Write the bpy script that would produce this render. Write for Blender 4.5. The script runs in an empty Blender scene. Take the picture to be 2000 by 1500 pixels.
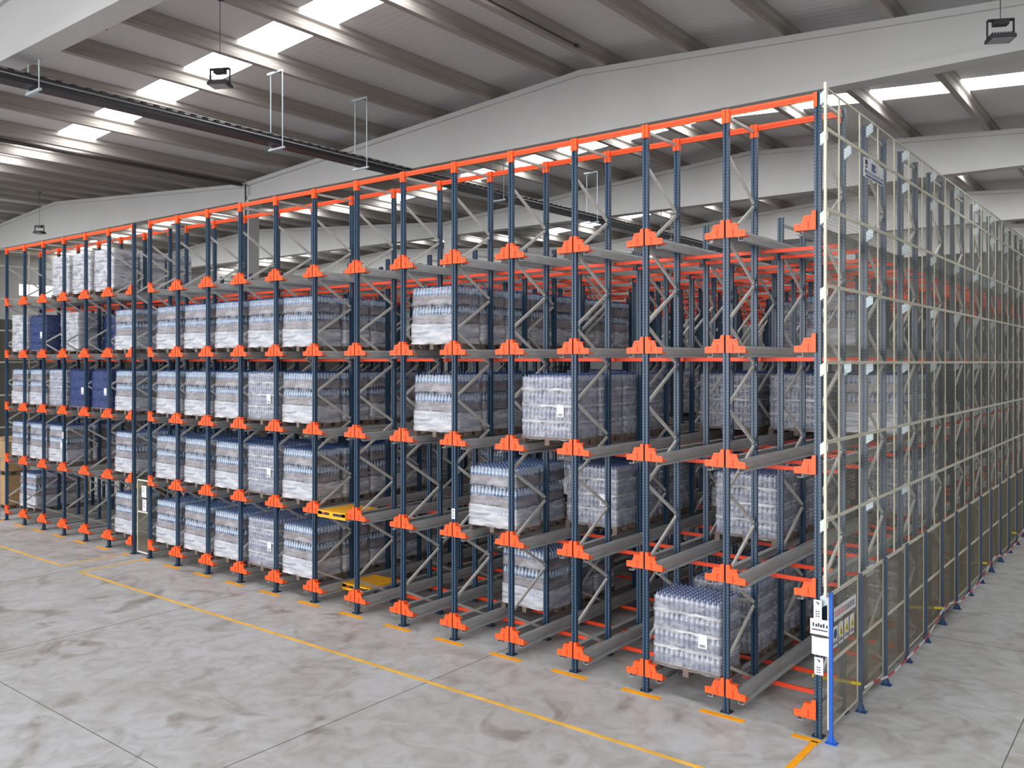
import bpy, math, random
from mathutils import Vector
PI = math.pi
S = bpy.context.scene
COL = S.collection

# ---------------------------------------------------------------- camera, world, light, exposure
A = math.atan2(2142, 1681)
cam_d = bpy.data.cameras.new('camera'); cam = bpy.data.objects.new('camera', cam_d); COL.objects.link(cam)
cam.location = (4.164, -12.393, 5.372)
cam.rotation_euler = (PI/2, 0, PI/2 - A)
cam_d.sensor_width = 36; cam_d.lens = 36*1681/2000
cam_d.shift_y = -43/2000
cam_d.clip_end = 300
S.camera = cam

S.view_settings.view_transform = 'Standard'; S.view_settings.look = 'None'
S.view_settings.gamma = 1; S.view_settings.use_curve_mapping = False
S.view_settings.exposure = 0.25

W = bpy.data.worlds.new('daylight'); S.world = W; W.use_nodes = True
bg = W.node_tree.nodes['Background']; bg.inputs['Color'].default_value = (0.93, 0.96, 1.0, 1); bg.inputs['Strength'].default_value = 1.7
SKY_E = 9.5      # daylight through the translucent roof strips
sun_d = bpy.data.lights.new('front_fill_sun', 'SUN'); sun = bpy.data.objects.new('front_fill_sun', sun_d); COL.objects.link(sun)
sun_d.energy = 1.9; sun_d.angle = math.radians(38); sun_d.color = (0.96, 0.98, 1.0)     # soft fill sun added behind the camera to brighten the rack fronts
sun.rotation_euler = Vector((0.22, 1.0, -0.10)).to_track_quat('-Z', 'Y').to_euler()

# ---------------------------------------------------------------- materials
def lin(r, g, b):
    f = lambda c: (c/255/12.92) if c/255 <= 0.04045 else ((c/255+0.055)/1.055)**2.4
    return (f(r), f(g), f(b), 1)
MATS = {}
def mat(name, col, rough=0.5, metal=0.0, noise=0.0, nscale=6.0, spec=0.5, bump=0.0, stretch=(1, 1, 1)):
    m = bpy.data.materials.new(name); m.use_nodes = True
    nt = m.node_tree; p = nt.nodes['Principled BSDF']
    p.inputs['Base Color'].default_value = col; p.inputs['Roughness'].default_value = rough
    p.inputs['Metallic'].default_value = metal; p.inputs['Specular IOR Level'].default_value = spec
    if noise or bump:
        tc = nt.nodes.new('ShaderNodeTexCoord'); mp = nt.nodes.new('ShaderNodeMapping'); mp.inputs['Scale'].default_value = stretch
        nz = nt.nodes.new('ShaderNodeTexNoise'); nz.inputs['Scale'].default_value = nscale; nz.inputs['Detail'].default_value = 4
        nt.links.new(tc.outputs['Object'], mp.inputs['Vector']); nt.links.new(mp.outputs['Vector'], nz.inputs['Vector'])
        if noise:
            r = nt.nodes.new('ShaderNodeValToRGB'); r.color_ramp.elements[0].position = 0.3; r.color_ramp.elements[1].position = 0.7
            r.color_ramp.elements[0].color = tuple(c*(1-noise) for c in col[:3]) + (1,)
            r.color_ramp.elements[1].color = tuple(min(1, c*(1+noise)) for c in col[:3]) + (1,)
            nt.links.new(nz.outputs['Fac'], r.inputs['Fac']); nt.links.new(r.outputs['Color'], p.inputs['Base Color'])
        if bump:
            b = nt.nodes.new('ShaderNodeBump'); b.inputs['Strength'].default_value = bump; b.inputs['Distance'].default_value = 0.02
            nt.links.new(nz.outputs['Fac'], b.inputs['Height']); nt.links.new(b.outputs['Normal'], p.inputs['Normal'])
    MATS[name] = m
    return m

M_POST = mat('blue_upright_paint', lin(22, 54, 80), 0.35)
def post_holes(m, c_hole_light):
    nt = m.node_tree; p = nt.nodes['Principled BSDF']; L = nt.links
    tc = nt.nodes.new('ShaderNodeTexCoord'); sx = nt.nodes.new('ShaderNodeSeparateXYZ'); L.new(tc.outputs['Object'], sx.inputs[0])
    def mth(op, a, b=None):
        n = nt.nodes.new('ShaderNodeMath'); n.operation = op
        for i, v in enumerate((a, b)):
            if v is None: continue
            if isinstance(v, (int, float)): n.inputs[i].default_value = v
            else: L.new(v, n.inputs[i])
        return n.outputs[0]
    fz = mth('LESS_THAN', mth('ABSOLUTE', mth('SUBTRACT', mth('FRACT', mth('MULTIPLY', sx.outputs['Z'], 20.0)), 0.5)), 0.17)
    fx = mth('LESS_THAN', mth('ABSOLUTE', mth('SUBTRACT', mth('ABSOLUTE', sx.outputs['X']), 0.034)), 0.006)
    fx2 = mth('GREATER_THAN', mth('ABSOLUTE', sx.outputs['X']), 0.049)
    fy = mth('LESS_THAN', mth('ABSOLUTE', mth('SUBTRACT', mth('ABSOLUTE', sx.outputs['Y']), 0.0)), 0.009)
    side = mth('MULTIPLY', fx2, fy)
    mask = mth('MULTIPLY', fz, mth('MAXIMUM', fx, side))
    mix = nt.nodes.new('ShaderNodeMix'); mix.data_type = 'RGBA'; L.new(mask, mix.inputs['Factor'])
    mix.inputs['A'].default_value = p.inputs['Base Color'].default_value; mix.inputs['B'].default_value = c_hole_light
    L.new(mix.outputs['Result'], p.inputs['Base Color'])
post_holes(M_POST, lin(112, 126, 142))  # pale dots paint the light seen through the perforations
M_ORANGE = mat('orange_steel', lin(255, 92, 28), 0.45)
M_DKORANGE = mat('orange_beam_paint', lin(238, 72, 26), 0.45)
M_GALV = mat('galvanised_steel', lin(176, 178, 178), 0.5, 0.15, 0.12, 3.0, stretch=(1, 1, 4))
M_BRACE = mat('galvanised_brace', lin(204, 202, 196), 0.4, 0.15, 0.08, 5.0)
M_CREAM = mat('cream_mesh_frame', lin(214, 209, 190), 0.5)
M_WIRE = mat('cream_wire', lin(150, 147, 132), 0.5)
M_WIRE2 = mat('beige_fine_wire', lin(132, 124, 104), 0.55)
M_CLIP = mat('pale_zinc_bracket', lin(196, 210, 216), 0.4, 0.2)
M_FPOST = mat('slate_fence_post', lin(72, 88, 112), 0.45)
M_FBLUE = mat('bright_blue_paint', lin(20, 90, 190), 0.4)
M_FNAVY = mat('navy_foot_paint', lin(20, 66, 120), 0.45)
M_CONC = mat('painted_concrete', lin(190, 189, 187), 0.8, 0, 0.03, 0.8)
M_PURL = mat('purlin_concrete', lin(158, 152, 145), 0.85, 0, 0.04, 1.5, stretch=(1, .2, 1))
M_WALL = mat('wall_panel', lin(176, 174, 172), 0.85, 0, 0.04, 0.5)
M_BLACK = mat('black_steel', lin(38, 38, 42), 0.45)
M_TRAYL = mat('tray_cable_grey', lin(150, 150, 152), 0.5)
M_WHITE = mat('white_sheet', lin(226, 226, 228), 0.6)
M_INK = mat('dark_ink', lin(50, 52, 66), 0.7)
M_SBLUE = mat('sign_blue', lin(38, 70, 120), 0.5)
M_YEL = mat('sign_yellow', lin(222, 205, 60), 0.6)
M_LINE = mat('floor_yellow', lin(255, 168, 8), 0.6, 0, 0.10, 4.0)
M_LINE2 = mat('floor_yellow_worn', lin(244, 186, 70), 0.65, 0, 0.16, 3.0)
M_TAPEY = mat('barrier_yellow', lin(236, 214, 30), 0.5)
M_RED = mat('barrier_red', lin(196, 60, 62), 0.5)
M_SHUT = mat('shuttle_yellow', lin(250, 178, 20), 0.4)
M_WOOD = mat('pallet_wood', lin(118, 102, 92), 0.8, 0, 0.2, 5.0, stretch=(1, 6, 6))
M_CARD = mat('cardboard', lin(172, 138, 98), 0.85, 0, 0.1, 3.0)
M_CAP = mat('navy_bottle_cap', lin(38, 72, 128), 0.25)
M_BOT = mat('pale_blue_bottle', lin(84, 112, 148), 0.18, 0, 0.12, 30.0, 0.8)
M_BOT2 = mat('grey_lilac_bottle', lin(96, 104, 134), 0.2, 0, 0.10, 14.0, 0.8)
M_BOT3 = mat('navy_crate', lin(40, 58, 108), 0.3, 0, 0.25, 12.0, 0.6)
M_SHO = mat('bottle_shoulder_glint', lin(158, 180, 206), 0.12, 0, 0.06, 30.0, 0.9)  # glints along the bottle shoulders put into the colour
M_SHOG = mat('grey_shoulder_glint', lin(150, 158, 184), 0.14, 0, 0.12, 20.0, 0.9)  # greyer version of the painted shoulder glint
M_BAND = mat('grey_beige_bottle_band', lin(134, 127, 130), 0.45, 0, 0.22, 9.0, stretch=(1, 1, 5))
M_JOINT = mat('floor_joint_dark', lin(96, 94, 92), 0.9)
M_GUT = mat('grey_gutter', lin(70, 68, 66), 0.6)

def film(name, col, lo, hi, scale=(3, 3, 14)):
    m = bpy.data.materials.new(name); m.use_nodes = True; nt = m.node_tree; p = nt.nodes['Principled BSDF']; L = nt.links
    p.inputs['Base Color'].default_value = col; p.inputs['Roughness'].default_value = 0.22; p.inputs['Specular IOR Level'].default_value = 0.8
    tc = nt.nodes.new('ShaderNodeTexCoord'); mp = nt.nodes.new('ShaderNodeMapping'); mp.inputs['Scale'].default_value = scale
    nz = nt.nodes.new('ShaderNodeTexNoise'); nz.inputs['Scale'].default_value = 1.0; nz.inputs['Detail'].default_value = 5; nz.inputs['Distortion'].default_value = 0.6
    L.new(tc.outputs['Object'], mp.inputs['Vector']); L.new(mp.outputs['Vector'], nz.inputs['Vector'])
    mr = nt.nodes.new('ShaderNodeMapRange'); mr.inputs['From Min'].default_value = 0.36; mr.inputs['From Max'].default_value = 0.66
    mr.inputs['To Min'].default_value = lo; mr.inputs['To Max'].default_value = hi
    L.new(nz.outputs['Fac'], mr.inputs['Value']); L.new(mr.outputs['Result'], p.inputs['Alpha'])
    b = nt.nodes.new('ShaderNodeBump'); b.inputs['Strength'].default_value = 0.9; b.inputs['Distance'].default_value = 0.03
    L.new(nz.outputs['Fac'], b.inputs['Height']); L.new(b.outputs['Normal'], p.inputs['Normal'])
    MATS[name] = m
    return m
M_FILM = film('clear_stretch_film', (0.86, 0.86, 0.92, 1), 0.03, 0.38, (3, 3, 9))
M_FILM2 = film('milky_stretch_film', (0.84, 0.83, 0.86, 1), 0.3, 0.8, (2, 2, 12))
M_FILMB = film('hazy_stretch_film', (0.84, 0.84, 0.88, 1), 0.16, 0.42, (6, 6, 9))
M_FILM3 = film('navy_stretch_film', (0.05, 0.08, 0.24, 1), 0.35, 0.9)

def emis(name, col, s):
    m = bpy.data.materials.new(name); m.use_nodes = True; nt = m.node_tree
    p = nt.nodes['Principled BSDF']; p.inputs['Base Color'].default_value = (.8, .8, .8, 1)
    p.inputs['Emission Color'].default_value = col; p.inputs['Emission Strength'].default_value = s
    MATS[name] = m
    return m
M_SKY = emis('translucent_roof_sheet', (0.97, 0.985, 1.0, 1), SKY_E)
M_WIN = emis('lit_window_pane', (0.95, 0.98, 1.0, 1), 2.2)

def roof_mat():
    m = mat('ribbed_roof_sheet', lin(206, 206, 206), 0.65, 0)
    nt = m.node_tree; p = nt.nodes['Principled BSDF']
    tc = nt.nodes.new('ShaderNodeTexCoord'); w = nt.nodes.new('ShaderNodeTexWave'); w.wave_type = 'BANDS'; w.bands_direction = 'Y'
    w.inputs['Scale'].default_value = 1.6
    b = nt.nodes.new('ShaderNodeBump'); b.inputs['Strength'].default_value = 0.12; b.inputs['Distance'].default_value = 0.02
    nt.links.new(tc.outputs['Object'], w.inputs['Vector']); nt.links.new(w.outputs['Fac'], b.inputs['Height']); nt.links.new(b.outputs['Normal'], p.inputs['Normal'])
    return m
M_ROOF = roof_mat()

def floor_mat():
    m = bpy.data.materials.new('polished_concrete_floor'); m.use_nodes = True; nt = m.node_tree; p = nt.nodes['Principled BSDF']; L = nt.links
    tc = nt.nodes.new('ShaderNodeTexCoord')
    def nz(scale, det, dist=0.0, vec=None):
        n = nt.nodes.new('ShaderNodeTexNoise'); n.inputs['Scale'].default_value = scale; n.inputs['Detail'].default_value = det
        n.inputs['Distortion'].default_value = dist; L.new(vec or tc.outputs['Object'], n.inputs['Vector']); return n.outputs['Fac']
    def ramp(f, a, b, ca, cb):
        r = nt.nodes.new('ShaderNodeValToRGB'); r.color_ramp.elements[0].position = a; r.color_ramp.elements[1].position = b
        r.color_ramp.elements[0].color = ca; r.color_ramp.elements[1].color = cb; L.new(f, r.inputs['Fac']); return r.outputs['Color']
    base = ramp(nz(0.35, 6, 0.4), 0.32, 0.68, lin(180, 179, 177), lin(195, 197, 199))
    mot = ramp(nz(2.2, 8, 1.2), 0.30, 0.60, lin(226, 222, 216), (1, 1, 1, 1))
    st = ramp(nz(0.75, 7, 1.8), 0.30, 0.46, lin(206, 200, 192), (1, 1, 1, 1))
    def mul(a, b):
        x = nt.nodes.new('ShaderNodeMix'); x.data_type = 'RGBA'; x.blend_type = 'MULTIPLY'; x.inputs['Factor'].default_value = 1
        L.new(a, x.inputs['A']); L.new(b, x.inputs['B']); return x.outputs['Result']
    L.new(mul(mul(base, mot), st), p.inputs['Base Color'])
    p.inputs['Roughness'].default_value = 0.42; p.inputs['Specular IOR Level'].default_value = 0.35
    return m
M_FLOOR = floor_mat()

# ---------------------------------------------------------------- mesh helpers
class MB:
    def __init__(s): s.v = []; s.f = []; s.m = []; s.ms = []
    def mi(s, m):
        if m not in s.ms: s.ms.append(m)
        return s.ms.index(m)
    def add(s, vs, fs, m):
        o = len(s.v); s.v += [tuple(v) for v in vs]; s.f += [tuple(o+i for i in f) for f in fs]; s.m += [s.mi(m)]*len(fs)
        return s
    def box(s, x0, x1, y0, y1, z0, z1, m):
        vs = [(x, y, z) for z in (z0, z1) for y in (y0, y1) for x in (x0, x1)]
        return s.add(vs, [(0, 2, 3, 1), (4, 5, 7, 6), (0, 1, 5, 4), (2, 6, 7, 3), (0, 4, 6, 2), (1, 3, 7, 5)], m)
    def prism(s, prof, axis, a, b, m):
        # prof: 2D polygon; axis 'x','y','z' extrude from a to b
        n = len(prof)
        def P(u, v, t): return {'x': (t, u, v), 'y': (u, t, v), 'z': (u, v, t)}[axis]
        vs = [P(u, v, a) for u, v in prof] + [P(u, v, b) for u, v in prof]
        fs = [tuple(range(n))[::-1], tuple(range(n, 2*n))] + [(i, (i+1) % n, n+(i+1) % n, n+i) for i in range(n)]
        return s.add(vs, fs, m)
    def bar(s, p, q, w, h, m, up=(0, 0, 1)):
        p = Vector(p); q = Vector(q); d = (q-p).normalized(); u = Vector(up)
        if abs(d.dot(u)) > 0.98: u = Vector((1, 0, 0))
        r = d.cross(u).normalized(); u = r.cross(d).normalized()
        vs = []
        for c in (p, q):
            for a, b in ((-1, -1), (1, -1), (1, 1), (-1, 1)): vs.append(c + r*(a*w/2) + u*(b*h/2))
        return s.add(vs, [(3, 2, 1, 0), (4, 5, 6, 7), (0, 1, 5, 4), (1, 2, 6, 5), (2, 3, 7, 6), (3, 0, 4, 7)], m)
    def wire(s, p, q, t, m):
        p = Vector(p); q = Vector(q); d = (q-p).normalized(); u = Vector((0, 0, 1)) if abs(d.z) < .9 else Vector((1, 0, 0))
        r = d.cross(u).normalized(); u = r.cross(d)
        vs = [c + r*(a*t/2) + u*(b*t/2) for c in (p, q) for a, b in ((-1, 0), (0, -1), (1, 0), (0, 1))]
        return s.add(vs, [(0, 1, 5, 4), (1, 2, 6, 5), (2, 3, 7, 6), (3, 0, 4, 7)], m)
    def tube(s, pts, r, m, n=8):
        pts = [Vector(p) for p in pts]; vs = []; fs = []
        for i, p in enumerate(pts):
            d = (pts[min(i+1, len(pts)-1)] - pts[max(i-1, 0)]).normalized()
            u = Vector((0, 0, 1)) if abs(d.z) < .9 else Vector((1, 0, 0)); a = d.cross(u).normalized(); b = a.cross(d)
            for k in range(n): vs.append(p + a*(r*math.cos(2*PI*k/n)) + b*(r*math.sin(2*PI*k/n)))
        for i in range(len(pts)-1):
            for k in range(n): fs.append((i*n+k, i*n+(k+1) % n, (i+1)*n+(k+1) % n, (i+1)*n+k))
        fs += [tuple(range(n))[::-1], tuple(range((len(pts)-1)*n, len(pts)*n))]
        return s.add(vs, fs, m)
    def lathe(s, prof, cx, cy, z0, m, n=8, capm=None, capfrom=None, shm=None, shfrom=99):
        vs = []; o = len(s.v)
        for r, z in prof:
            for k in range(n): vs.append((cx + r*math.cos(2*PI*k/n), cy + r*math.sin(2*PI*k/n), z0+z))
        s.v += vs
        a = s.mi(m); c = s.mi(capm) if capm else a; h_ = s.mi(shm) if shm else a
        for i in range(len(prof)-1):
            for k in range(n):
                s.f.append((o+i*n+k, o+i*n+(k+1) % n, o+(i+1)*n+(k+1) % n, o+(i+1)*n+k)); s.m.append(c if capfrom is not None and i >= capfrom else (h_ if i >= shfrom else a))
        s.f.append(tuple(o+(len(prof)-1)*n+k for k in range(n))); s.m.append(c)
        return s
    def mesh(s, name, smooth=False):
        me = bpy.data.meshes.new(name); me.from_pydata(s.v, [], s.f)
        for m in s.ms: me.materials.append(m)
        me.polygons.foreach_set('material_index', s.m)
        if smooth: me.polygons.foreach_set('use_smooth', [True]*len(s.f))
        me.update(); return me

def obj(name, me, parent=None, loc=(0, 0, 0), rz=0, scale=None):
    if isinstance(me, MB): me = me.mesh(name)
    o = bpy.data.objects.new(name, me); COL.objects.link(o); o.location = loc
    if rz: o.rotation_euler = (0, 0, rz)
    if scale: o.scale = scale
    if parent: o.parent = parent
    return o
def tag(o, label=None, cat=None, group=None, kind=None):
    if label: o['label'] = label
    if cat: o['category'] = cat
    if group: o['group'] = group
    if kind or cat: o['kind'] = kind or 'thing'
    return o
def empty(name, loc, label, cat, group=None, rz=0):
    o = bpy.data.objects.new(name, None); COL.objects.link(o); o.location = loc; o.rotation_euler = (0, 0, rz)
    o.empty_display_size = 0.1
    return tag(o, label, cat, group)
def struct(name, mb, parent=None, **k):
    o = obj(name, mb, parent, **k)
    if not parent: o['kind'] = 'structure'
    return o
def copy_tree(o, loc, label, group=None):
    c = o.copy(); COL.objects.link(c); c.location = loc; c['label'] = label
    if group: c['group'] = group
    for ch in o.children:
        d = ch.copy(); COL.objects.link(d); d.parent = c
        for g in ch.children:
            e = g.copy(); COL.objects.link(e); e.parent = d
    return c
ORD = 'first second third fourth fifth sixth seventh eighth ninth tenth eleventh twelfth thirteenth fourteenth fifteenth sixteenth seventeenth eighteenth nineteenth twentieth twenty-first twenty-second twenty-third twenty-fourth twenty-fifth'.split()
TIER = ['floor tier', 'second tier', 'third tier', 'fourth tier', 'top tier']

# ---------------------------------------------------------------- building shell
XL, XR, YB, YF = -44.4, 19.0, 42.0, -16.0
RIDGES = [-31.7, -6.4, 18.9]; HALF = 12.65
Z_BOT, Z_EAVE, Z_RIDGE = 10.36, 10.92, 11.82
SL = (Z_RIDGE - Z_EAVE)/HALF
def ztop(x):      # top of the tapered beams = underside of the purlins
    return Z_RIDGE - SL*min(abs(x-r) for r in RIDGES)
BEAM_Y = [-6.2, 3.66, 12.95, 22.3, 31.6]
RZ = 0.34         # roof sheet above the beam top
STRIPS = [(-12.4, -11.4), (-2.2, -1.25), (8.95, 9.95), (19.0, 20.0), (28.4, 29.4), (38.0, 39.0)]

struct('floor', MB().box(XL, XR, -44, YB, -0.2, 0, M_FLOOR))  # front part added past the roof edge to bounce outdoor light inside
fj = MB()
for x in (-18.5, -13.1, -5.87, 2.23): fj.box(x-.007, x+.007, -20, 41, 0.0, 0.002, M_JOINT)
for y in (-6.33, 6.0): fj.box(-44, 25, y-.006, y+.006, 0.0, 0.002, M_JOINT)
struct('trim_90', fj)['label'] = 'dark saw-cut joints in the concrete floor'

# roof sheet: one mesh per gable slope with the strips left open
rf = MB(); sk = MB()
ys = [YF-8] + [v for s_ in STRIPS for v in s_] + [YB]
for r in RIDGES:
    for sg in (-1, 1):
        xe = r + sg*HALF
        for i in range(len(ys)-1):
            strip = i % 2 == 1
            tgt, mm = (sk, M_SKY) if strip else (rf, M_ROOF)
            z1, z2 = Z_RIDGE+RZ, Z_EAVE+RZ
            prof = [(r, z1), (xe, z2), (xe, z2+.06), (r, z1+.06)]
            if sg > 0: prof = prof[::-1]
            tgt.prism(prof, 'y', ys[i], ys[i+1], mm)
struct('ceiling', rf)
k = 0
for r in RIDGES[:2] + [18.9]:
    for (y0, y1) in STRIPS:
        k += 1
        m_ = MB()
        for sg in (-1, 1):
            xe = r + sg*HALF; z1, z2 = Z_RIDGE+RZ, Z_EAVE+RZ
            prof = [(r, z1), (xe, z2), (xe, z2+.05), (r, z1+.05)]
            if sg > 0: prof = prof[::-1]
            m_.prism(prof, 'y', y0, y1, M_SKY)
        w_ = struct('window_%d' % k, m_)
        w_['label'] = 'translucent daylight strip running across the roof'
# purlins
pn = 0
PM = {}
for r in RIDGES:
    for sg in (-1, 1):
        for j in range(7):
            x = r + sg*(0.63 + 1.95*j)
            if abs(x-r) > HALF-.2: continue
            zt = ztop(x); b = MB()
            b.prism([(-.07, 0), (.07, 0), (.07, .09), (.045, .12), (.045, .2), (.1, .24), (.1, RZ), (-.1, RZ), (-.1, .24), (-.045, .2), (-.045, .12), (-.07, .09)], 'y', YF-8, YB, M_PURL)
            pn += 1
            struct('trim_%d' % pn, b, loc=(x, 0, zt+.001))
# tapered roof beams and columns
bn = 0
for y in BEAM_Y:
    for r in RIDGES:
        bn += 1
        b = MB(); t = 0.12
        b.prism([(r-HALF, Z_BOT+.14), (r+HALF, Z_BOT+.14), (r+HALF, Z_EAVE), (r, Z_RIDGE), (r-HALF, Z_EAVE)], 'y', y-t, y+t, M_CONC)
        b.box(r-HALF, r+HALF, y-.2, y+.2, Z_BOT, Z_BOT+.14, M_CONC)
        b.prism([(r-HALF, Z_EAVE-.12), (r, Z_RIDGE-.12), (r+HALF, Z_EAVE-.12), (r+HALF, Z_EAVE), (r, Z_RIDGE), (r-HALF, Z_EAVE)][::-1], 'y', y-.19, y+.19, M_CONC)
        struct('trim_%d' % (100+bn), b)['label'] = 'tapered concrete roof beam'
    for x in (-18.8, 6.25):
        if y < 0: continue
        b = MB(); b.box(x-.19, x+.19, y-.19, y+.19, 0, Z_BOT, M_CONC); b.box(x-.26, x+.26, y-.24, y+.24, Z_BOT-.16, Z_BOT, M_CONC)
        struct('trim_%d' % (130+bn*2+(x > 0)), b)['label'] = 'square concrete column'
# walls: back and left
wb = MB(); wb.box(XL, XR, YB, YB+.25, 0, Z_RIDGE+.6, mat('shaded_back_wall_panel', lin(112, 112, 112), 0.9)); struct('wall_back', wb)  # back wall colour darkened to give shade deep in the rack
wl = MB(); M_WD = mat('shaded_lower_wall_panel', lin(66, 62, 58), 0.9)  # lower wall coloured dark to stand for the gloom behind the rack
wl.box(XL-.25, XL, YF, YB, 0, 7.6, M_WD); wl.box(XL-.25, XL, YF, YB, 7.6, 8.9, M_WALL); wl.box(XL-.25, XL, YF, YB, 9.5, Z_EAVE+.5, M_WALL)
wl.box(XL-.25, XL, YF, 7.3, 8.9, 9.5, M_WALL); wl.box(XL-.25, XL, 10.0, YB, 8.9, 9.5, M_WALL)
struct('wall_left', wl)
w_ = MB().box(XL-.2, XL-.15, 7.3, 10.0, 8.9, 9.5, M_WIN)
for y in (8.6,): w_.box(XL-.16, XL-.1, y-.03, y+.03, 8.9, 9.5, M_GUT)
struct('window_40', w_)
struct('wall_right_light_block', MB().box(XR, XR+.25, YF, YB, 0, Z_RIDGE+.6, mat('unseen_dark_wall_panel', lin(96, 96, 98), 0.9)))  # unseen wall, added and kept dark to block light on the load sides

# ---------------------------------------------------------------- floor markings
LX = [-1.4*i for i in range(14)] + [-19.05-1.4*i for i in range(7)]     # upright lines
def mark(name, x0, x1, y0, y1, label, m, group=None):
    o = obj(name, MB().box(x0, x1, y0, y1, 0.0005, 0.004, m)); tag(o, label, 'floor marking', group)
mark('floor_line', -18.1, 1.5, -1.93, -1.85, 'long yellow floor line running in front of the rack', M_LINE2)
mark('floor_line', -40, -19.25, -1.90, -1.82, 'pale yellow floor line continuing at the far left end', M_LINE2)
mark('floor_line', -18.18, -18.1, -1.93, -0.3, 'short worn yellow line to the gate, side nearer the corner', M_LINE2)
mark('floor_line', -19.25, -19.17, -1.90, -0.3, 'short worn yellow line to the gate, far side', M_LINE2)
mark('floor_line', -0.03, 0.07, -2.6, -0.16, 'yellow floor line running forward from the mesh corner post', M_LINE)
for i, x in enumerate(LX):
    a, b_ = x-.36, x+.36
    if i == 0: a, b_ = x-.32, x+.09
    if i == 13: a, b_ = x-.1, x+.3
    if i == 14: a, b_ = x-.3, x+.0
    if i == 20: a, b_ = x-.15, x+.2
    mark('floor_dash', a, b_, -.2, -.08, 'yellow floor dash at the foot of the %s front post from the mesh corner' % ORD[i], M_LINE, 'yellow dashes under the front posts')

# ---------------------------------------------------------------- rack parts
H_FRONT, H_BACK, FD = 9.25, 7.88, 1.09
LEV = [0.36, 2.11, 3.87, 5.62, 7.38]
def post_mb(h):
    b = MB(); w, d = .05, .04
    prof = [(-w, -d), (-.012, -d), (-.009, -d+.014), (.009, -d+.014), (.012, -d), (w, -d), (w, .01), (w-.012, d), (w-.03, d), (w-.03, d-.006), (w-.014, d-.006), (w-.006, .0), (w-.006, -d+.006), (.016, -d+.006), (.012, -d+.02), (-.012, -d+.02), (-.016, -d+.006), (-w+.006, -d+.006), (-w+.006, 0), (-w+.014, d-.006), (-w+.03, d-.006), (-w+.03, d), (-w+.012, d), (-w, .01)]
    b.prism(prof, 'z', 0.012, h, M_POST)
    return b
ME_POST_F = post_mb(H_FRONT).mesh('post'); ME_POST_B = post_mb(H_BACK).mesh('post')
fp = MB(); fp.box(-.08, .08, -.08, .08, 0, .012, M_POST)
for sx in (-.062, .062): fp.lathe([(.011, 0), (.011, .02)], sx, -.055, .012, M_BLACK, 6)
ME_FOOT = fp.mesh('foot_plate')
NB = [1.43+1.3*i for i in range(7)]           # lacing nodes on the rear post
NF = [0.78+1.3*i for i in range(7)]
def brace_segs(h):
    segs = [((0, h-.12), (FD, h-.12)), ((0, .16), (FD, .16))]
    pts = []
    for i in range(7): pts += [(0, NF[i]), (FD, NB[i])]
    for a, c in zip(pts, pts[1:]):
        if c[1] < h-.2 and a[1] < h-.2: segs.append((a, c))
    segs.append(((FD, .2), (0, .70)))
    return segs
def brace_mb(mb, a, c):
    (y0, z0), (y1, z1) = a, c
    d = Vector((0, y1-y0, z1-z0)).normalized()
    p = Vector((0, y0, z0)) + d*.06; q = Vector((0, y1, z1)) - d*.06
    nrm = Vector((0, -d.z, d.y))
    w = .026
    # C-section: web plate and two lips
    for off, ww, hh in ((0, .003, .05),):
        mb.bar(p, q, .036, .046, M_BRACE, up=nrm)
    return mb
ME_BR = {}
def brace_mesh(a, c):
    k_ = (a, c)
    if k_ not in ME_BR: ME_BR[k_] = brace_mb(MB(), a, c).mesh('brace')
    return ME_BR[k_]
def lacing(h):
    mb = MB()
    for a, c in brace_segs(h)[1:]: brace_mb(mb, a, c)
    return mb.mesh('lacing')
ME_LAC_F, ME_LAC_B = lacing(H_FRONT), lacing(H_BACK)
# stepped orange bracket that carries the rails
def half_bracket(mb, s, y=-.075):
    prof = [(.016, -.11), (.33, -.11), (.33, -.015), (.225, -.005), (.20, .06), (.185, .10), (.085, .105), (.065, .165), (.016, .165)]
    prof = [(s*u, v) for u, v in prof]
    if s < 0: prof = prof[::-1]
    mb.prism(prof, 'y', y, y+.022, M_ORANGE)
    x = lambda a, b: (min(s*a, s*b), max(s*a, s*b))
    mb.box(*x(.2, .33), y+.022, y+.15, -.11, -.085, M_ORANGE)      # seat under the rail
    mb.box(*x(.06, .19), y+.022, y+.09, .08, .1, M_ORANGE)
    mb.box(*x(.12, .135), y-.014, y, -.09, .02, M_DKORANGE)
    mb.box(*x(.055, .075), y+.02, y+.1, -.11, .16, M_ORANGE)
    for u, v in ((.1, .06), (.15, .06), (.26, -.05)): mb.box(*x(u, u+.018), y-.01, y, v, v+.018, M_DKORANGE)
def bracket_mesh(sides, y=-.075):
    mb = MB()
    for s in sides: half_bracket(mb, s, y)
    return mb.mesh('rail_bracket')
ME_BK = {(-1, 1): bracket_mesh((-1, 1)), (-1,): bracket_mesh((-1,)), (1,): bracket_mesh((1,))}
def sides(i): return (-1,) if i in (0, 14) else (1,) if i in (13, 20) else (-1, 1)
MESH_Z = [0.17, 1.10, 2.06, 3.14, 4.24, 5.365, 6.45, 7.53, 8.66, 9.24]
clip = MB(); clip.prism([(.04, -.2), (.15, -.13), (.15, .04), (.04, -.04)], 'y', -.06, -.054, M_CLIP)
clip.box(.05, .056, -.054, .03, -.2, -.04, M_CLIP)
ME_CLIP = clip.mesh('mesh_bracket')
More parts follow.
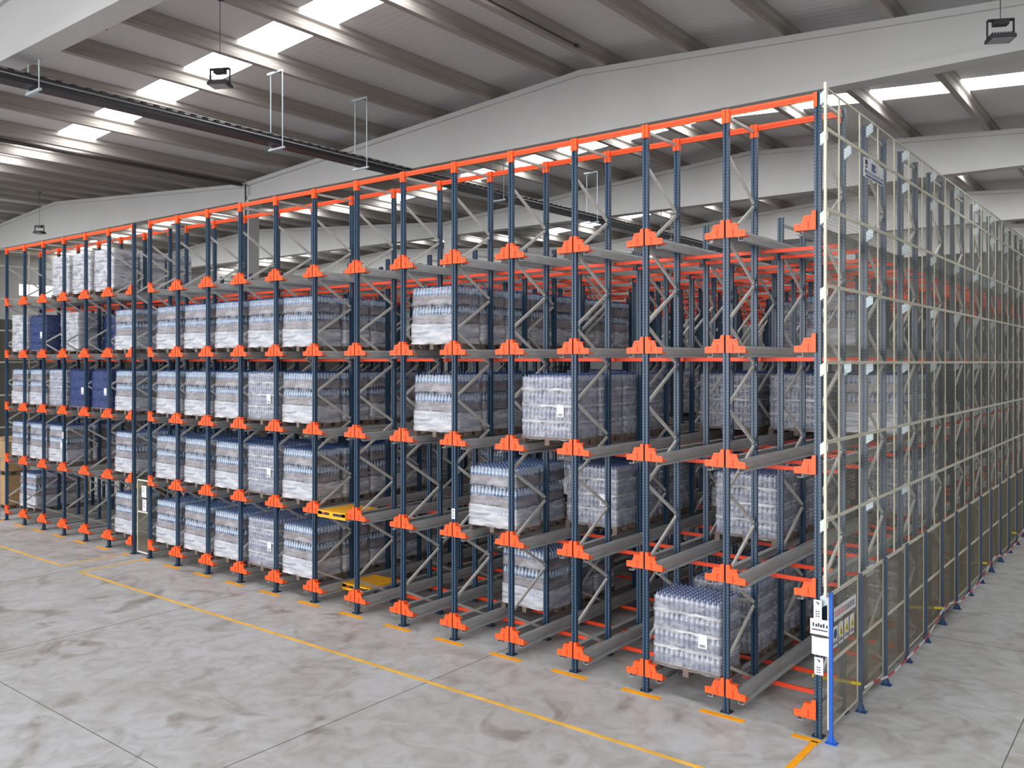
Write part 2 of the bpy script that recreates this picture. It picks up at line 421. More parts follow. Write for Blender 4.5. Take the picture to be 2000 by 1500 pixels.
# label plates fixed to posts
def tagplate(seed, w=.09, h=.22):
    rnd = random.Random(seed); b = MB(); b.box(-w/2, w/2, -.004, 0, 0, h, M_WHITE)
    b.bar((-.02, -.006, h-.03), (.02, -.006, h-.05), .003, .014, M_INK); b.bar((.02, -.006, h-.05), (.0, -.006, h-.065), .003, .01, M_INK)
    for r_ in range(3):
        b.box(-.028, -.008, -.006, -.004, .03+.035*r_, .045+.035*r_, M_INK); b.box(.004, .024, -.006, -.004, .03+.035*r_, .045+.035*r_, M_INK)
    return b

for i, x in enumerate(LX):
    n = ORD[i]
    if i == 0: lb = 'blue corner upright frame at the mesh corner, brackets on one side only'
    elif i == 13: lb = 'blue front upright frame bounding the gate gap, nearer the mesh corner'
    elif i == 14: lb = 'blue front upright frame bounding the gate gap, on its far side'
    elif i == 20: lb = 'blue front upright frame at the far left end of the rack'
    else: lb = 'tall blue front upright frame, %s from the mesh corner' % n
    f = empty('upright_frame', (x, .04, 0), lb, 'rack frame', 'tall front row of rack frames')
    obj('post', ME_POST_F, f); obj('post', ME_POST_F, f, (0, FD, 0))
    obj('foot_plate', ME_FOOT, f); obj('foot_plate', ME_FOOT, f, (0, FD, 0))
    for a, c in brace_segs(H_FRONT): obj('brace', brace_mesh(a, c), f)
    for z in LEV:
        obj('rail_bracket', ME_BK[sides(i)], f, (0, 0, z))
    if i == 0:
        for z in MESH_Z[2:]: obj('mesh_clip', ME_CLIP, f, (0, 0, z))
        obj('mesh_clip', ME_CLIP, f, (0, FD, 8.66)); obj('mesh_clip', ME_CLIP, f, (0, FD, 5.365))
ROWS = 14
rest = MB()
for r in range(1, ROWS):
    for i, x in enumerate(LX):
        if i > 8 and r > 3: continue
        if i > 4 and r > 9: continue
        tall = i == 0
        lb = ('tall blue upright frame behind the mesh, %s row back' % ORD[r]) if tall else 'blue upright frame, %s row behind front row, %s line from the mesh' % (ORD[r-1], n if False else ORD[i])
        f = empty('upright_frame', (x, .04+2.24*r, 0), lb, 'rack frame', 'rack frames behind the front row')
        mp_, ml = (ME_POST_F, ME_LAC_F) if tall else (ME_POST_B, ME_LAC_B)
        obj('post', mp_, f); obj('post', mp_, f, (0, FD, 0)); obj('lacing', ml, f); obj('brace', brace_mesh(*brace_segs(H_FRONT if tall else H_BACK)[0]), f)
        if r <= 2 or i == 0:
            pass
        if tall and r < 9:
            for z in MESH_Z[2:]:
                obj('mesh_clip', ME_CLIP, f, (0, 0, z))

# rails, two per lane and tier, running the depth of the rack
lanes = [(LX[i], LX[i+1], i) for i in range(13)] + [(LX[14+j], LX[15+j], 13+j) for j in range(6)]
RL = 31.0
def rail_mb(s):
    b = MB()      # s=+1: lane lies to +x of the rail
    prof = [(.12, 0), (.215, 0), (.215, -.012), (.222, -.03), (.222, -.125), (.215, -.14), (.215, -.165), (.29, -.165), (.29, -.15), (.294, -.15), (.294, -.171), (.209, -.171), (.209, -.137), (.216, -.122), (.216, -.032), (.209, -.014), (.209, -.006), (.12, -.006)]
    prof = [(s*u, v) for u, v in prof]
    if s > 0: prof = prof[::-1]
    b.prism(prof, 'y', -.03, RL, M_GALV)
    return b
ME_RAIL = {1: rail_mb(1).mesh('pallet_rail'), -1: rail_mb(-1).mesh('pallet_rail')}
def lane_name(k): return '%s lane' % ORD[k]
for (xr, xl, k) in lanes:
    for t, z in enumerate(LEV):
        for xp, s, wd in ((xr, -1, 'right'), (xl, 1, 'left')):
            o = obj('pallet_rail', ME_RAIL[s], None, (xp, .02, z-.001))
            tag(o, 'galvanised pallet rail on the %s side of the %s from the mesh, %s' % (wd, lane_name(k), TIER[t]), 'rail', 'galvanised rails running into the rack')

# orange cross beams
def cross_mesh(w, h, L):
    b = MB(); b.box(-L/2, L/2, -.02, .02, -h/2, h/2, M_DKORANGE); b.box(-L/2, L/2, -.028, .02, -h/2, -h/2+.012, M_DKORANGE)
    return b
ME_X = cross_mesh(.04, .06, 1.29).mesh('cross_beam')
cnt = 0; stuff = MB()
spots = []
for r in range(ROWS):
    for p_ in (0, 1):
        if r == 0 and p_ == 0: continue
        for (xr, xl, k) in lanes:
            if k > 8 and r > 3: continue
            for t, z in enumerate(LEV):
                y = 2.24*r + (-.1 if p_ == 0 else 1.27)
                spots.append((y, (xr+xl)/2, z-.205, k, t, r, p_))
spots.sort(key=lambda s_: math.hypot(s_[1]-4.1, s_[0]+12.4))
for y, x, z, k, t, r, p_ in spots:
    if cnt < 290:
        o = obj('cross_beam', ME_X, None, (x, y, z)); cnt += 1
        tag(o, 'orange beam under %s of %s from the mesh, at %s %s post line' % (TIER[t], lane_name(k), 'front' if p_ == 0 else 'rear', ORD[r]), 'cross beam', 'orange cross beams under the rails')
    else:
        stuff.box(x-.645, x+.645, y-.02, y+.02, z-.03, z+.03, M_DKORANGE)
tag(obj('cross_beam', stuff), 'remaining orange cross beams deep inside the rack', 'cross beam', None, 'stuff')

# top tie beams
tb = MB(); tb.box(-.64, .64, -.025, .015, -.05, .04, M_ORANGE); tb.box(-.64, .64, -.033, -.025, -.02, .015, M_DKORANGE)
for s in (-1, 1): tb.box(min(s*.695, s*.645), max(s*.695, s*.645), -.055, -.045, -.16, .05, M_ORANGE); tb.box(min(s*.65, s*.64), max(s*.65, s*.64), -.055, .02, -.16, .05, M_ORANGE)
ME_TIE = tb.mesh('tie_beam')
for (xr, xl, k) in lanes:
    for y, w_ in ((.04, 'front'), (.04+FD, 'rear')):
        o = obj('tie_beam', ME_TIE, None, ((xr+xl)/2, y, H_FRONT-.06))
        tag(o, 'orange tie beam joining the %s post tops above the %s from the mesh' % (w_, lane_name(k)), 'tie beam', 'orange tie beams along the rack top')

# ---------------------------------------------------------------- mesh cladding on the right-hand side
MX = .165
def mesh_panel(w, h, pitch, wt, wm):
    fr = MB(); t = .02
    fr.box(-t/2, t/2, 0, w, 0, t*1.1, M_CREAM); fr.box(-t/2, t/2, 0, w, h-t*1.1, h, M_CREAM)
    fr.box(-t/2, t/2, 0, t*.5, t*1.1, h-t*1.1, M_CREAM); fr.box(-t/2, t/2, w-t*.5, w, t*1.1, h-t*1.1, M_CREAM)
    wi = MB(); n = int(w/pitch); m = int(h/pitch)
    for i in range(1, n): wi.wire((0, w*i/n, .01), (0, w*i/n, h-.01), wt, wm)
    for i in range(1, m): wi.wire((0, .01, h*i/m), (0, w-.01, h*i/m), wt, wm)
    return fr.mesh('panel_frame'), wi.mesh('wire_mesh')
PC = {}
def place_panel(x, y, z, w, h, pitch, wt, wm, label, cat, group):
    k_ = (round(w, 3), round(h, 3), pitch)
    if k_ not in PC: PC[k_] = mesh_panel(w, h, pitch, wt, wm)
    f, wi = PC[k_]
    o = empty('fence_screen' if cat == 'fence panel' else 'wire_screen', (x, y, z), label, cat, group)
    obj('panel_frame', f, o); obj('wire_mesh', wi, o)
    return o
for c in range(24):
    y = -.15 + (0 if c == 0 else .58 + 1.0*(c-1)); w = .58 if c == 0 else 1.0
    for r in range(2, 9):
        z0, z1 = MESH_Z[r], MESH_Z[r+1]
        place_panel(MX, y+.002, z0+.002, w-.004, z1-z0-.004, .05, .0032, M_WIRE, 'cream wire panel, %s row above the fence, %s column from the corner' % (ORD[r-2], ORD[c]), 'mesh panel', 'wire panels cladding the rack side')
ct = MB(); ct.box(-.018, .018, -.018, .018, 2.06, 9.3, M_CREAM)
tag(obj('corner_tube', ct, None, (MX, -.17, 0)), 'tall cream corner tube edging the wire panels', 'tube')
# low safety fence with blue posts
def fence_post(m):
    b = MB(); b.box(-.025, .025, -.02, .02, .01, 2.12, m); return b
def fence_foot(m):
    b = MB(); b.box(-.07, .09, -.06, .06, 0, .01, m); b.prism([(.025, .01), (.075, .01), (.025, .14)], 'y', -.006, .006, m)
    b.prism([(-.025, .14), (-.06, .01), (-.025, .01)], 'y', -.006, .006, m); return b
FX = .215
for j in range(18):
    y = -.08 + 1.4*j; m = M_FBLUE if j == 0 else M_FPOST
    lb = 'bright blue fence post at the rack corner, signs beside it' if j == 0 else 'slate blue fence post, %s from the rack corner' % ORD[j]
    f = empty('fence_post', (FX, y, 0), lb, 'fence post', 'posts of the low wire fence')
    obj('post', fence_post(m), f); tag(obj('foot', fence_foot(M_FBLUE if j == 0 else M_FNAVY), f), 'blue foot plate' if j else None)
    if j < 17:
        for r in (0, 1):
            z0, z1 = (MESH_Z[0], MESH_Z[1]) if r == 0 else (MESH_Z[1], MESH_Z[2])
            o = place_panel(FX-.045, y+.004, z0+.002, 1.392, z1-z0-.004, .025, .0036, M_WIRE2, 'fine beige fence panel, %s row, %s bay from the corner' % ('lower' if r == 0 else 'upper', ORD[j]), 'fence panel', 'fine mesh panels of the low fence')

# left-end cladding of the rack
for c in range(3):
    for r in range(2, 9):
        z0, z1 = MESH_Z[r], MESH_Z[r+1]
        place_panel(-27.68, -.15+1.0*c+.002, z0+.002, .996, z1-z0-.004, .05, .0032, M_WIRE, 'cream wire panel on the far left end, %s row up, %s column back' % (ORD[r-2], ORD[c]), 'mesh panel', 'wire panels on the far end of the rack')
tag(obj('corner_tube', ct.mesh('corner_tube'), None, (-27.68, -.17, 0)), 'cream corner tube at the far left end of the rack', 'tube')
b = MB(); b.box(-.03, .03, -.02, .02, .01, 2.12, M_FBLUE); b.box(-.08, .08, -.06, .06, 0, .01, M_FBLUE)
tag(obj('fence_post', b, None, (-27.66, -.12, 0)), 'bright blue fence post at the far left end', 'fence post')

# gate with notices in the gap between the two rack blocks
g = empty('mesh_gate', (-18.62, .1, 0), 'narrow wire gate with two notices between the rack blocks', 'gate')
gf = MB()
for s in (-1, 1): gf.box(s*.34-.015, s*.34+.015, -.015, .015, .06, 2.1, M_CREAM)
for z in (.08, 1.2, 2.08): gf.box(-.34, .34, -.015, .015, z-.02, z+.02, M_CREAM)
for s in (-1, 1): gf.box(s*.34-.01, s*.34+.01, -.01, .01, 0, .06, M_FBLUE)
obj('gate_frame', gf, g)
gw = MB()
for i in range(1, 27): gw.wire((-.34+.68*i/27, 0, .08), (-.34+.68*i/27, 0, 2.08), .0045, M_WIRE2)
for i in range(1, 80): gw.wire((-.34, 0, .08+2*i/80), (.34, 0, .08+2*i/80), .0045, M_WIRE2)
obj('wire_mesh', gw, g)
def sheet(name, x, y, z, w, h, rz, label, lines=5, cat='notice', gap=None, m=M_WHITE, mark_m=M_INK):
    b = MB(); b.box(-w/2, w/2, -.003, 0, 0, h, m)
    for i in range(lines):
        zz = h*(.82 - .16*i)
        b.box(-w*.36, w*(.3 if i % 2 else .1), -.0045, -.003, zz, zz+h*.045, mark_m)
    o = obj(name, b, None, (x, y, z), rz); tag(o, label, cat, gap); return o
sheet('notice', -18.58, .075, 1.62, .24, .32, 0, 'upper white notice hanging on the narrow gate', 3)
sheet('notice', -18.56, .075, 1.24, .2, .32, 0, 'lower white notice hanging on the narrow gate', 4)

# signs at the near corner
tag(obj('post_label', tagplate(1, .115, .27), None, (0.03, -.085, 1.72)), 'upper narrow white label on the corner post', 'label')
tag(obj('post_label', tagplate(2, .125, .25), None, (0.02, -.01, .90)), 'lower narrow white label on the corner post, above yellow tape', 'label')
s1 = sheet('notice', .06, -.09, 1.50, .27, .22, 0, 'white header notice with bold text at the rack corner', 0)
b = MB()
for i, (x0, w) in enumerate(((-.1, .02), (-.06, .025), (-.025, .02), (.005, .028), (.045, .022), (.09, .02))): b.box(x0, x0+w, -.006, -.003, .11, .15 if i % 2 else .165, M_INK)
b.box(-.11, .11, -.006, -.003, .06, .075, M_INK)
tag(obj('text', b, s1), 'dark lettering')
sheet('notice', .07, -.088, 1.21, .245, .27, 0, 'plain white sheet below the header notice at the rack corner', 0)
b = MB(); b.tube([(-.13, 0, 0), (-.05, -.01, -.01), (.03, 0, -.012), (.13, .002, -.004)], .008, M_BLACK)
tag(obj('strap', b, None, (.06, -.1, 1.485)), 'black strap between the two corner notices', 'strap')
# notices on the fence, facing +x
SXF = FX - .02
ban = sheet('notice', SXF, .62, 1.66, 1.02, .19, PI/2, 'long white banner notice on the fence near the corner', 0)
bt = MB(); rn = random.Random(4)
for i in range(11):
    u = -.46 + .085*i; bt.box(u, u+.03, -.006, -.003, .05, .14, M_INK if i > 5 else M_RED)
tag(obj('text', bt, ban), 'dark and red lettering')
for i, (y, m) in enumerate(((.16, M_SBLUE), (.42, M_YEL), (.68, M_YEL), (.94, M_YEL))):
    nm = ['blue and white', 'yellow triangle', 'yellow triangle', 'yellow triangle'][i]
    w_ = MB(); w_.box(-.1, .1, -.003, 0, 0, .30, M_WHITE)
    if i: w_.prism([(-.085, .11), (.085, .11), (0, .27)], 'y', -.006, -.003, M_YEL); w_.prism([(-.018, .13), (.018, .13), (.008, .2), (-.008, .2)], 'y', -.008, -.006, M_INK)
    else: w_.lathe([(.001, 0), (.001, 0)], 0, 0, 0, M_SBLUE, 4); w_.prism([(.07*math.cos(a*PI/6), .19+.07*math.sin(a*PI/6)) for a in range(12)], 'y', -.006, -.003, M_SBLUE)
    w_.box(-.085, .085, -.006, -.003, .04, .055, M_INK); w_.box(-.085, .06, -.006, -.003, .07, .082, M_INK)
    o = obj('warning_sign', w_, None, (SXF, y, 1.29), PI/2)
    tag(o, '%s warning sign on the fence, %s from the corner post' % (nm, ORD[i]), 'warning sign', 'warning signs on the fence')
# makers' board high on the mesh
b = MB(); b.box(-.54, .54, -.01, 0, 0, .3, M_WHITE)
b.box(-.48, -.36, -.013, -.01, .2, .27, M_INK); b.box(-.47, -.37, -.013, -.01, .145, .18, M_SBLUE)
b.box(-.14, .04, -.013, -.01, .14, .265, M_SBLUE); b.prism([(.06+.06*math.cos(a*PI/6), .2+.06*math.sin(a*PI/6)) for a in range(12)], 'y', -.014, -.01, M_SBLUE)
b.prism([(.06+.028*math.cos(a*PI/6), .2+.028*math.sin(a*PI/6)) for a in range(12)], 'y', -.016, -.014, M_WHITE)
b.box(-.5, .5, -.013, -.01, .07, .11, M_SBLUE); b.box(-.46, .5, -.013, -.01, .015, .045, M_SBLUE)
for i in range(12): b.box(-.4+.07*i, -.37+.07*i, -.016, -.012, .077, .103, M_WHITE)
tag(obj('sign_board', b, None, (MX+.03, 2.07, 8.27), PI/2), 'white and blue company board high on the wire panels', 'sign')

# small labels on two inner posts and far post
for (x, z, lb) in ((LX[5], 3.96-1.62, 'small white label on the sixth front post from the mesh corner'), (LX[17], 3.0, 'white label strip on the fourth front post beyond the gate')):
    tag(obj('post_label', tagplate(3, .09, .2), None, (x, -.004, z)), lb, 'label')

# barrier tapes and striped bars along the fence
tp = MB()
tp.bar((-.06, -.04, .88), (.23, 1.27, .44), .006, .045, M_TAPEY)
tag(obj('barrier_tape', tp), 'yellow barrier tape stretched from the corner post to the second fence post', 'tape')
for i, (ya, za, yb, zb) in enumerate(((5.1, .72, 6.9, .34), (9.95, .68, 11.85, .35), (14.9, .66, 16.6, .35))):
    tag(obj('barrier_tape', MB().bar((0, ya, za), (.23, yb, zb), .006, .05, M_TAPEY)), 'yellow barrier tape behind the fence, %s strip along' % ORD[i+1], 'tape')
sb = MB(); n = 40
pz = lambda y: .16 + .24*abs(math.cos((y-1.27)*PI/5.6))**6
for i in range(n):
    y0 = 1.27 + i*.42; y1 = y0+.42
    sb.bar((.29, y0, pz(y0)), (.29, y1, pz(y1)), .012, .035, M_RED if i % 2 else M_WHITE)
tag(obj('barrier_tape', sb), 'red and white striped tape running low along the fence', 'tape')

# ---------------------------------------------------------------- pallet shuttles
def shuttle(loc, label):
    o = empty('pallet_shuttle', loc, label, 'shuttle', 'yellow pallet shuttles')
    b = MB(); w, L = .46, .98
    b.box(-w, w, 0, L, 0, .03, M_SHUT)
    b.box(-w, w, 0, .05, .03, .06, M_SHUT); b.box(-w, -w+.12, 0, L, .06, .13, M_SHUT); b.box(w-.12, w, 0, L, .06, .13, M_SHUT)
    b.box(-w+.12, w-.12, .28, L-.05, .07, .12, M_SHUT); b.box(-w, w, 0, .04, .12, .15, M_SHUT)
    for s in (-1, 1): b.box(s*.25-.2, s*.25+.2, .0, .03, .06, .12, M_BLACK)
    b.box(-.06, .06, -.01, .02, .055, .12, M_SHUT)
    obj('chassis', b, o)
    d = MB(); d.box(-w+.02, w-.02, .05, L-.02, .131, .15, M_SHUT); obj('lifting_deck', d, o)
    for s in (-1, 1):
        for y in (.15, .82):
            wh = MB(); n_ = 12
            wh.prism([(y+.045*math.cos(2*PI*k/n_), .03+.045*math.sin(2*PI*k/n_)) for k in range(n_)], 'x', min(s*w, s*(w+.03)), max(s*w, s*(w+.03)), M_BLACK)
            obj('wheel', wh, o)
    l_ = MB(); l_.box(-.3, -.2, -.012, 0, .08, .11, M_RED); obj('indicator_lamp', l_, o)
shuttle((-10.5, -.08, LEV[1]-.148), 'yellow pallet shuttle on the second tier of the empty eighth lane')
shuttle((-10.5, .62, LEV[0]-.148), 'yellow pallet shuttle on the floor tier of the empty eighth lane')

# ---------------------------------------------------------------- pallets with wrapped loads
PW, PD = 1.18, .80
def pallet_mb():
    b = MB()
    for i in range(5):
        y = i*(PD-.1)/4; b.box(-PW/2, PW/2, y, y+.1, .122, .144, M_WOOD)
    for x in (-PW/2, -.05, PW/2-.1):
        b.box(x, x+.1, 0, PD, .1, .122, M_WOOD)
        for y in (0, PD/2-.06, PD-.12): b.box(x, x+.1, y, y+.12, .022, .1, M_WOOD)
        b.box(x, x+.1, 0, PD, 0, .022, M_WOOD)
    return b
ME_PAL = pallet_mb().mesh('pallet')
def bottle_prof(r, h):
    return [(r*.9, 0), (r, h*.04), (r, h*.30), (r*.93, h*.34), (r, h*.38), (r*.98, h*.58), (r*.8, h*.72), (r*.34, h*.86), (r*.28, h*.92), (r*.34, h*.925), (r*.31, h*1.0)]
def layer(kind, z, h, full, m, w=PW-.03, d=PD-.03, seed=0, wob=0.0):
    rn = random.Random(seed); b = MB(); r = .0435; nx = int(w/(2*r)); ny = int(d/(2*r)); pr = bottle_prof(r, h-.01)
    sx, sy = w/nx, d/ny
    ox, oy = rn.uniform(-wob, wob), rn.uniform(-wob, wob)
    for i in range(nx):
        for j in range(ny):
            if not full and 0 < i < nx-1 and 0 < j < ny-1: continue
            cx = -w/2+sx*(i+.5)+ox; cy = (PD-d)/2+sy*(j+.5)+oy
            b.lathe(pr, cx+rn.uniform(-.002, .002), cy+rn.uniform(-.002, .002), z, m, 8, M_CAP, 8, {M_BOT: M_SHO, M_BOT2: M_SHOG}.get(m, m), 5)
    # sheet between the layers
    b.box(-w/2, w/2, (PD-d)/2, PD-(PD-d)/2, z-.004, z, M_BAND)
    return b.mesh('bottle_layer', True)
def ring_path(w, d, nseg, off):
    pts = []
    x0, x1, y0, y1 = -w/2-off, w/2+off, (PD-d)/2-off, PD-(PD-d)/2+off
    c = .035; cs = [(x0+c, y0), (x1-c, y0), (x1, y0+c), (x1, y1-c), (x1-c, y1), (x0+c, y1), (x0, y1-c), (x0, y0+c)]
    for i in range(8):
        a, b = cs[i], cs[(i+1) % 8]; n = nseg if i % 2 == 0 else 1
        for k in range(n): pts.append((a[0]+(b[0]-a[0])*k/n, a[1]+(b[1]-a[1])*k/n))
    return pts
def skin(name, z0, z1, m, seed, off=.004, nz=16, w=PW-.03, d=PD-.03, amp=.008, waist=None, top=False):
    rn = random.Random(seed); path = ring_path(w, d, 12, 0); n = len(path); vs = []; fs = []
    cy0 = PD/2
    for i in range(nz+1):
        t = i/nz; z = z0+(z1-z0)*t
        row = [rn.uniform(-amp, amp) for _ in range(4)]
        for k_, (x, y) in enumerate(path):
            o_ = off + row[k_*4//n]*.6 + rn.uniform(-amp, amp)*.5 + (waist(z) if waist else 0)
            dx, dy = x, y-cy0; L_ = max(abs(dx)/(w/2), abs(dy)/(d/2))
            sx = o_ if abs(dx) > w/2-.04 else 0; sy = o_ if abs(dy) > d/2-.04 else 0
            vs.append((x+math.copysign(sx, dx), y+math.copysign(sy, dy), z + rn.uniform(-.004, .004)*(1 if 0 < i < nz else 2.5)))
    for i in range(nz):
        for k_ in range(n): fs.append((i*n+k_, i*n+(k_+1) % n, (i+1)*n+(k_+1) % n, (i+1)*n+k_))
    if top: fs.append(tuple(nz*n+k_ for k_ in range(n)))
    return MB().add(vs, fs, m).mesh(name, True)
def plabel():
    b = MB(); b.box(-.075, .075, -.003, 0, 0, .21, M_WHITE); b.box(-.05, .04, -.0045, -.003, .04, .055, M_INK); b.box(-.05, .05, -.0045, -.003, .02, .03, M_INK)
    return b.mesh('label_sheet')
ME_LAB = plabel()
VAR = {}
def variants(kind, s):
    k_ = (kind, s)
    if k_ in VAR: return VAR[k_]
    ly = []; wr = []
    if kind == 'A':      # three layers of tall bottles, beige lower halves, bright milky foot
        H = 1.14; lh = H/3
        for i in range(3):
            ly.append(('bottle_layer', layer('A', .146+lh*i, lh, i == 2, M_BOT, seed=s*7+i, wob=.008)))
            if i: ly.append(('pack_band', skin('pack_band', .15+lh*i, .146+lh*i+lh*.46, M_BAND, s*5+i, .003, 5, amp=.007)))
        wst = lambda z: -.012*abs(math.sin((z-.146)/lh*PI))
        wr.append(('stretch_film', skin('stretch_film', .10, .146+H-.05, M_FILM, s*3+1, .013, 20, waist=wst)))
        wr.append(('film_foot', skin('film_foot', .11, .146+lh*.97, M_FILM2, s*3+2, .022, 10, amp=.010)))
    elif kind in 'BC':
        H = 1.15; n_ = 4; lh = H/n_
        for i in range(n_):
            ly.append(('bottle_layer', layer('B', .146+lh*i, lh, i == n_-1, M_BOT2 if kind == 'B' else M_BOT3, seed=s*7+i, wob=.003)))
        fm = M_FILMB if kind == 'B' else M_FILM3
        wr.append(('stretch_film', skin('stretch_film', .10, .146+H-.07, fm, s*3+1, .010, 22, amp=.006)))
        if kind == 'B':
            bb = []
            for i in range(1, n_): bb.append(('film_band', skin('film_band', .146+lh*i-.025, .146+lh*i+.02, M_FILM2, s+i, .016, 3, amp=.006)))
            wr += bb
    elif kind == 'W':    # fully white over-wrapped
        H = 1.18
        ly.append(('bottle_layer', layer('B', .146, H/4, False, M_BOT2, seed=s))); 
        for i in range(1, 4): ly.append(('bottle_layer', layer('B', .146+H/4*i, H/4, i == 3, M_BOT2, seed=s+i)))
        wr.append(('stretch_film', skin('stretch_film', .10, .146+H+.01, M_FILM2, s*3+1, .014, 18, amp=.016, top=False)))
    elif kind == 'K':
        b = MB(); rn = random.Random(s)
        for i in range(3):
            for j in range(3): b.box(-PW/2+PW/3*j+.004, -PW/2+PW/3*(j+1)-.004, .01, PD-.01, .146+.36*i, .146+.36*(i+1)-.006, M_CARD)
        ly.append(('carton_stack', b.mesh('carton_stack')))
    VAR[k_] = (ly, wr); return VAR[k_]
MERGE = {}
def merged(kind, s):
    """all layers of a load as one mesh, for loads seen only in slivers"""
    k_ = (kind, s)
    if k_ not in MERGE:
        ly, _ = variants(kind, s); b = MB()
        for _, me in ly:
            b_o = len(b.v); b.v += [tuple(v.co) for v in me.vertices]
            idx = [b.mi(m) for m in me.materials]
            for p in me.polygons: b.f.append(tuple(b_o+v for v in p.vertices)); b.m.append(idx[p.material_index])
        MERGE[k_] = b.mesh('bottle_stack', True)
    return MERGE[k_]
NAMES = {'A': 'wrapped pallet of pale blue water bottles in banded layers', 'B': 'wrapped pallet of small grey-lilac bottles', 'C': 'pallet in navy blue wrap', 'W': 'pallet in cloudy white wrap', 'K': 'pallet of brown cartons'}
SHORT = {'A': 'banded water bottle pallet', 'B': 'grey-lilac bottle pallet', 'C': 'navy wrapped pallet', 'W': 'cloudy white wrapped pallet', 'K': 'brown carton pallet'}
nload = [0]
def load(kind, k, t, y, depth, label=False, dx=0.0):
    xr, xl, _ = lanes[k]; nload[0] += 1; s = nload[0] % 3
    rn = random.Random(nload[0])
    if depth == 0:
        lb = '%s at the front of the %s from the mesh, %s' % (NAMES[kind] if kind != 'A' else 'wrapped pallet of banded pale blue bottles', lane_name(k), TIER[t])
    else:
        lb = '%s, %s deep in the %s from the mesh, %s' % (SHORT[kind], ORD[depth], lane_name(k), TIER[t])
    words = lb.split()
    if len(words) > 16: lb = lb.replace(' from the mesh', '')
    o = empty('palletised_load', ((xr+xl)/2+dx+rn.uniform(-.015, .015), y, LEV[t]), lb, 'pallet', 'wrapped pallet loads on the rails')
    o.rotation_euler = (0, 0, rn.uniform(-.012, .012))
    obj('pallet', ME_PAL, o)
    ly, wr = variants(kind, s)
    if depth == 0 or kind == 'K':
        for nme, me in ly: obj(nme, me, o)
    else: obj('bottle_stack', merged(kind, s), o)
    for nme, me in wr: obj(nme, me, o)
    if label: tag(obj('label_sheet', ME_LAB, o, (.3, -.012, .52)), 'white label sheet')
    return o
def row(kind, k, t, y, n, label=False, pitch=.86, kinds=None, d0=0):
    for i in range(n): load((kinds[i] if kinds else kind), k, t, y+pitch*i, d0+i, label and i == 0)

# near lanes
row('B', 1, 0, .07, 1, True); row('B', 1, 0, 1.44, 5, d0=1)
row('B', 0, 0, 4.9, 3, d0=1)
row('B', 1, 1, 2.38, 4, d0=1); row('B', 0, 1, 6.6, 2, d0=1)
row('B', 3, 1, 1.62, 4, True, d0=1); row('A', 4, 1, .3, 2)
row('A', 4, 0, 1.32, 3, d0=1)
row('B', 3, 2, .18, 4, True); row('B', 2, 2, 4.6, 3, d0=1); row('B', 1, 2, 5.0, 3, d0=1); row('A', 0, 2, 5.2, 3, d0=1)
row('A', 5, 2, .2, 4); row('A', 5, 3, .12, 8)
row('A', 1, 3, 7.2, 2, d0=1); row('B', 2, 3, 8.8, 2, d0=1)
row('A', 6, 2, 4.4, 2, d0=1); row('A', 5, 1, 4.6, 2, d0=1); row('A', 6, 0, 5.0, 2, d0=1); row('A', 7, 1, 5.5, 2, d0=1); row('A', 2, 1, 5.2, 2, d0=1); row('A', 7, 3, 6.0, 2, d0=1)
for k in range(1, 8):
    for t in range(3): row('B' if (k+t) % 3 == 0 else 'A', k, t, 9.2, 1, d0=9)
# lane 8 is seen from the side through the empty lanes
for t in range(4): row('A', 8, t, .12, 5 if t < 3 else 3)
for k in (9, 10, 11, 12):
    for t in range(4):
        kd = 'B' if (k == 9 and t < 3) else 'A'
        row(kd, k, t, .14, 2, kd == 'B')
# block beyond the gate: lanes 13..18
for t in range(4): row('A', 13, t, .14, 2 if t else 1)
row('C', 14, 2, .14, 2, True); row('C', 15, 2, .14, 2, True); row('B', 16, 2, .14, 1); row('A', 17, 2, .14, 1); row('A', 18, 2, .14, 1)
row('C', 14, 3, 1.2, 2, d0=1); row('C', 15, 3, 1.2, 2, d0=1); row('W', 16, 3, .5, 1); row('C', 17, 3, .14, 1, True); row('W', 18, 3, .14, 1)
row('A', 16, 1, .14, 2, True); row('A', 17, 1, .14, 1); row('A', 18, 1, .14, 1)
row('A', 18, 0, .4, 2); row('K', 16, 0, 2.8, 1, d0=1); row('K', 15, 0, 3.4, 1, d0=1)
for k in (14, 15, 16): row('W', k, 4, .22, 3 if k == 14 else 2, k == 14)

# stacked carton pallets beyond the far end
for i, (x, y) in enumerate(((-30.2, .9), (-31.8, 1.4), (-30.4, 3.2))):
    for j in (0, 1):
        o = empty('palletised_load', (x, y, 1.24*j), '%s pallet of brown cartons beyond the far end, %s stack' % (('floor-standing', 'stacked')[j], ORD[i]), 'pallet', 'carton pallets on the floor')
        obj('pallet', ME_PAL, o); obj('carton_stack', variants('K', 0)[0][0][1], o)

# ---------------------------------------------------------------- services under the roof
TX, TZ = -10.92, 9.98
t = empty('cable_tray', (TX, 0, TZ), 'long black cable tray running under the roof beams', 'cable tray')
b = MB()
for s in (-1, 1): b.box(s*.17-.006, s*.17+.006, -12, 36, -.06, .08, M_BLACK)
b.box(-.17, .17, -12, 36, -.06, -.054, M_BLACK); b.tube([(.0, -12, .1), (.0, 36, .1)], .05, M_BLACK)
obj('tray_body', b, t)
b = MB()
for i in range(190): b.box(-.18, .18, -12+.25*i, -12+.25*i+.08, .08, .12, M_BLACK)
obj('rung', b, t)['kind'] = 'stuff'
b = MB(); b.tube([(-.08, -12, -.02), (-.08, 36, -.02)], .02, M_BLACK); b.tube([(.19, -12, 0.03), (.19, 36, .03)], .014, M_TRAYL, 6); b.tube([(.12, -12, 0.13), (.12, 36, .13)], .014, M_TRAYL, 6)
tag(obj('cable', b, t), 'pale cables')
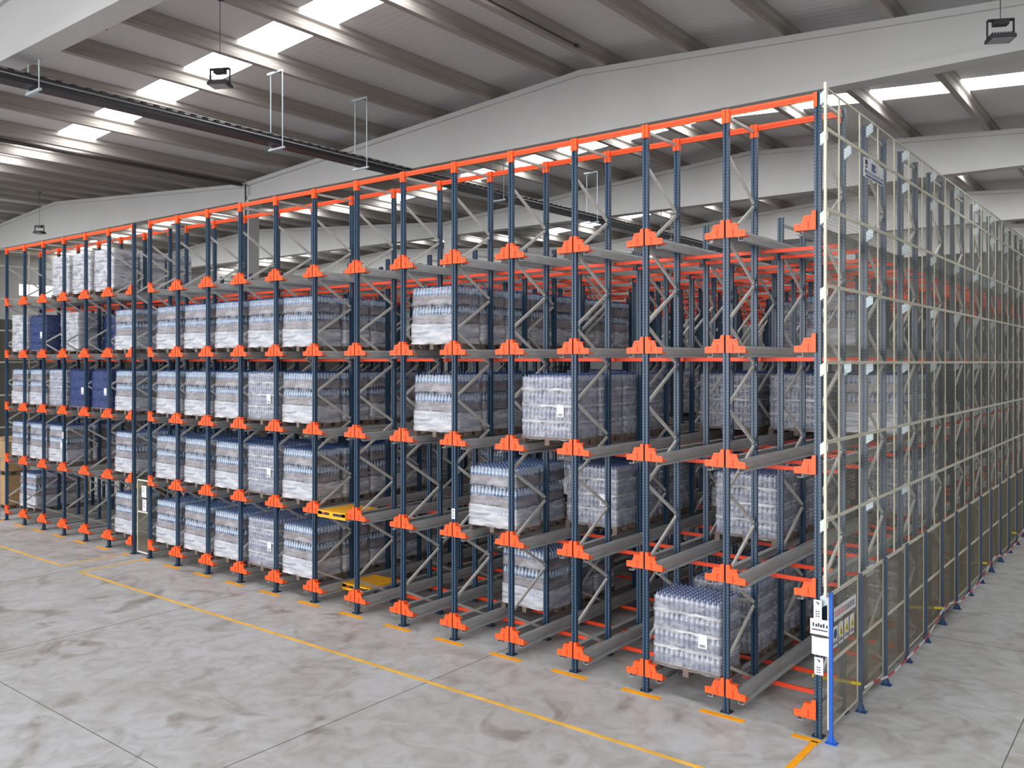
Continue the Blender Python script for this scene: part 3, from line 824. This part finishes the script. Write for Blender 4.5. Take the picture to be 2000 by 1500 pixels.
for i, y in enumerate((-6.05, -1.2, 1.15, 6.2, 11.0, 16.0)):
    h = MB(); zt = ztop(TX) - .01
    for s in (-1, 1): h.tube([(s*.2, 0, -.12), (s*.2, 0, zt-TZ)], .012, M_CLIP, 6)
    h.box(-.26, .26, -.02, .02, -.14, -.1, M_CLIP); h.box(-.3, .2, -.02, .02, zt-TZ-.03, zt-TZ+.01, M_CLIP)
    tag(obj('tray_hanger', h, None, (TX, y, TZ)), 'pale U-shaped rod hanger carrying the black cable tray, %s along' % ORD[i], 'hanger', 'rod hangers of the cable tray')
b = MB(); b.tube([(-18.9, -5.9, 10.86), (-18.9, 3.42, 10.86)], .05, M_GUT); b.tube([(-18.7, 3.42, 10.86), (-18.7, 3.42, 9.4)], .025, M_GUT)
tag(obj('gutter_pipe', b), 'dark valley gutter pipe running to the far column', 'pipe')
b = MB(); b.tube([(-5.45, -6.0, 11.7), (-5.45, 1.9, 11.7)], .018, M_BLACK, 6); b.tube([(-5.45, 1.9, 11.7), (-5.45, 2.0, 11.7)], .04, M_BLACK, 8)
tag(obj('conduit', b), 'thin black conduit rod under the roof near the ridge', 'pipe')
tag(obj('bracket_bar', MB().bar((-11.25, -5.05, 11.42), (-11.25, -4.65, 11.42), .05, .05, M_GUT)), 'short dark bracket bar fixed below a purlin', 'bracket')

def floodlight(x, y, z, label):
    o = empty('floodlight', (x, y, z), label, 'floodlight', 'square floodlights hanging from the roof')
    c = MB(); c.tube([(0, 0, .3), (0, 0, ztop(x)-z)], .006, M_BLACK, 5); c.box(-.05, .05, -.05, .05, ztop(x)-z-.03, ztop(x)-z+.0, M_BLACK); obj('cable', c, o)
    b = MB(); b.box(-.17, .17, -.14, .14, 0, .05, M_BLACK)
    for i in range(9): b.box(-.15+.036*i, -.14+.036*i, -.13, .13, .05, .085, M_BLACK)
    obj('housing', b, o)
    l_ = MB(); l_.box(-.15, .15, -.12, .12, -.006, 0, M_TRAYL); tag(obj('lens', l_, o), 'pale glass face')
    k_ = MB()
    for s in (-1, 1): k_.box(s*.18-.008, s*.18+.008, -.02, .02, .02, .3, M_BLACK)
    k_.box(-.18, .18, -.04, .04, .29, .31, M_BLACK); k_.box(-.1, .1, -.06, .06, .22, .29, M_BLACK)
    obj('yoke', k_, o)
    o.rotation_euler = (0, 0, .5)
floodlight(-8.95, -3.83, 10.12, 'floodlight hanging in front of the bright roof strip')
floodlight(2.0, 2.0, 10.1, 'black floodlight hanging above the mesh corner')
floodlight(-29.1, 1.8, 10.1, 'small black floodlight hanging above the far end of the rack')
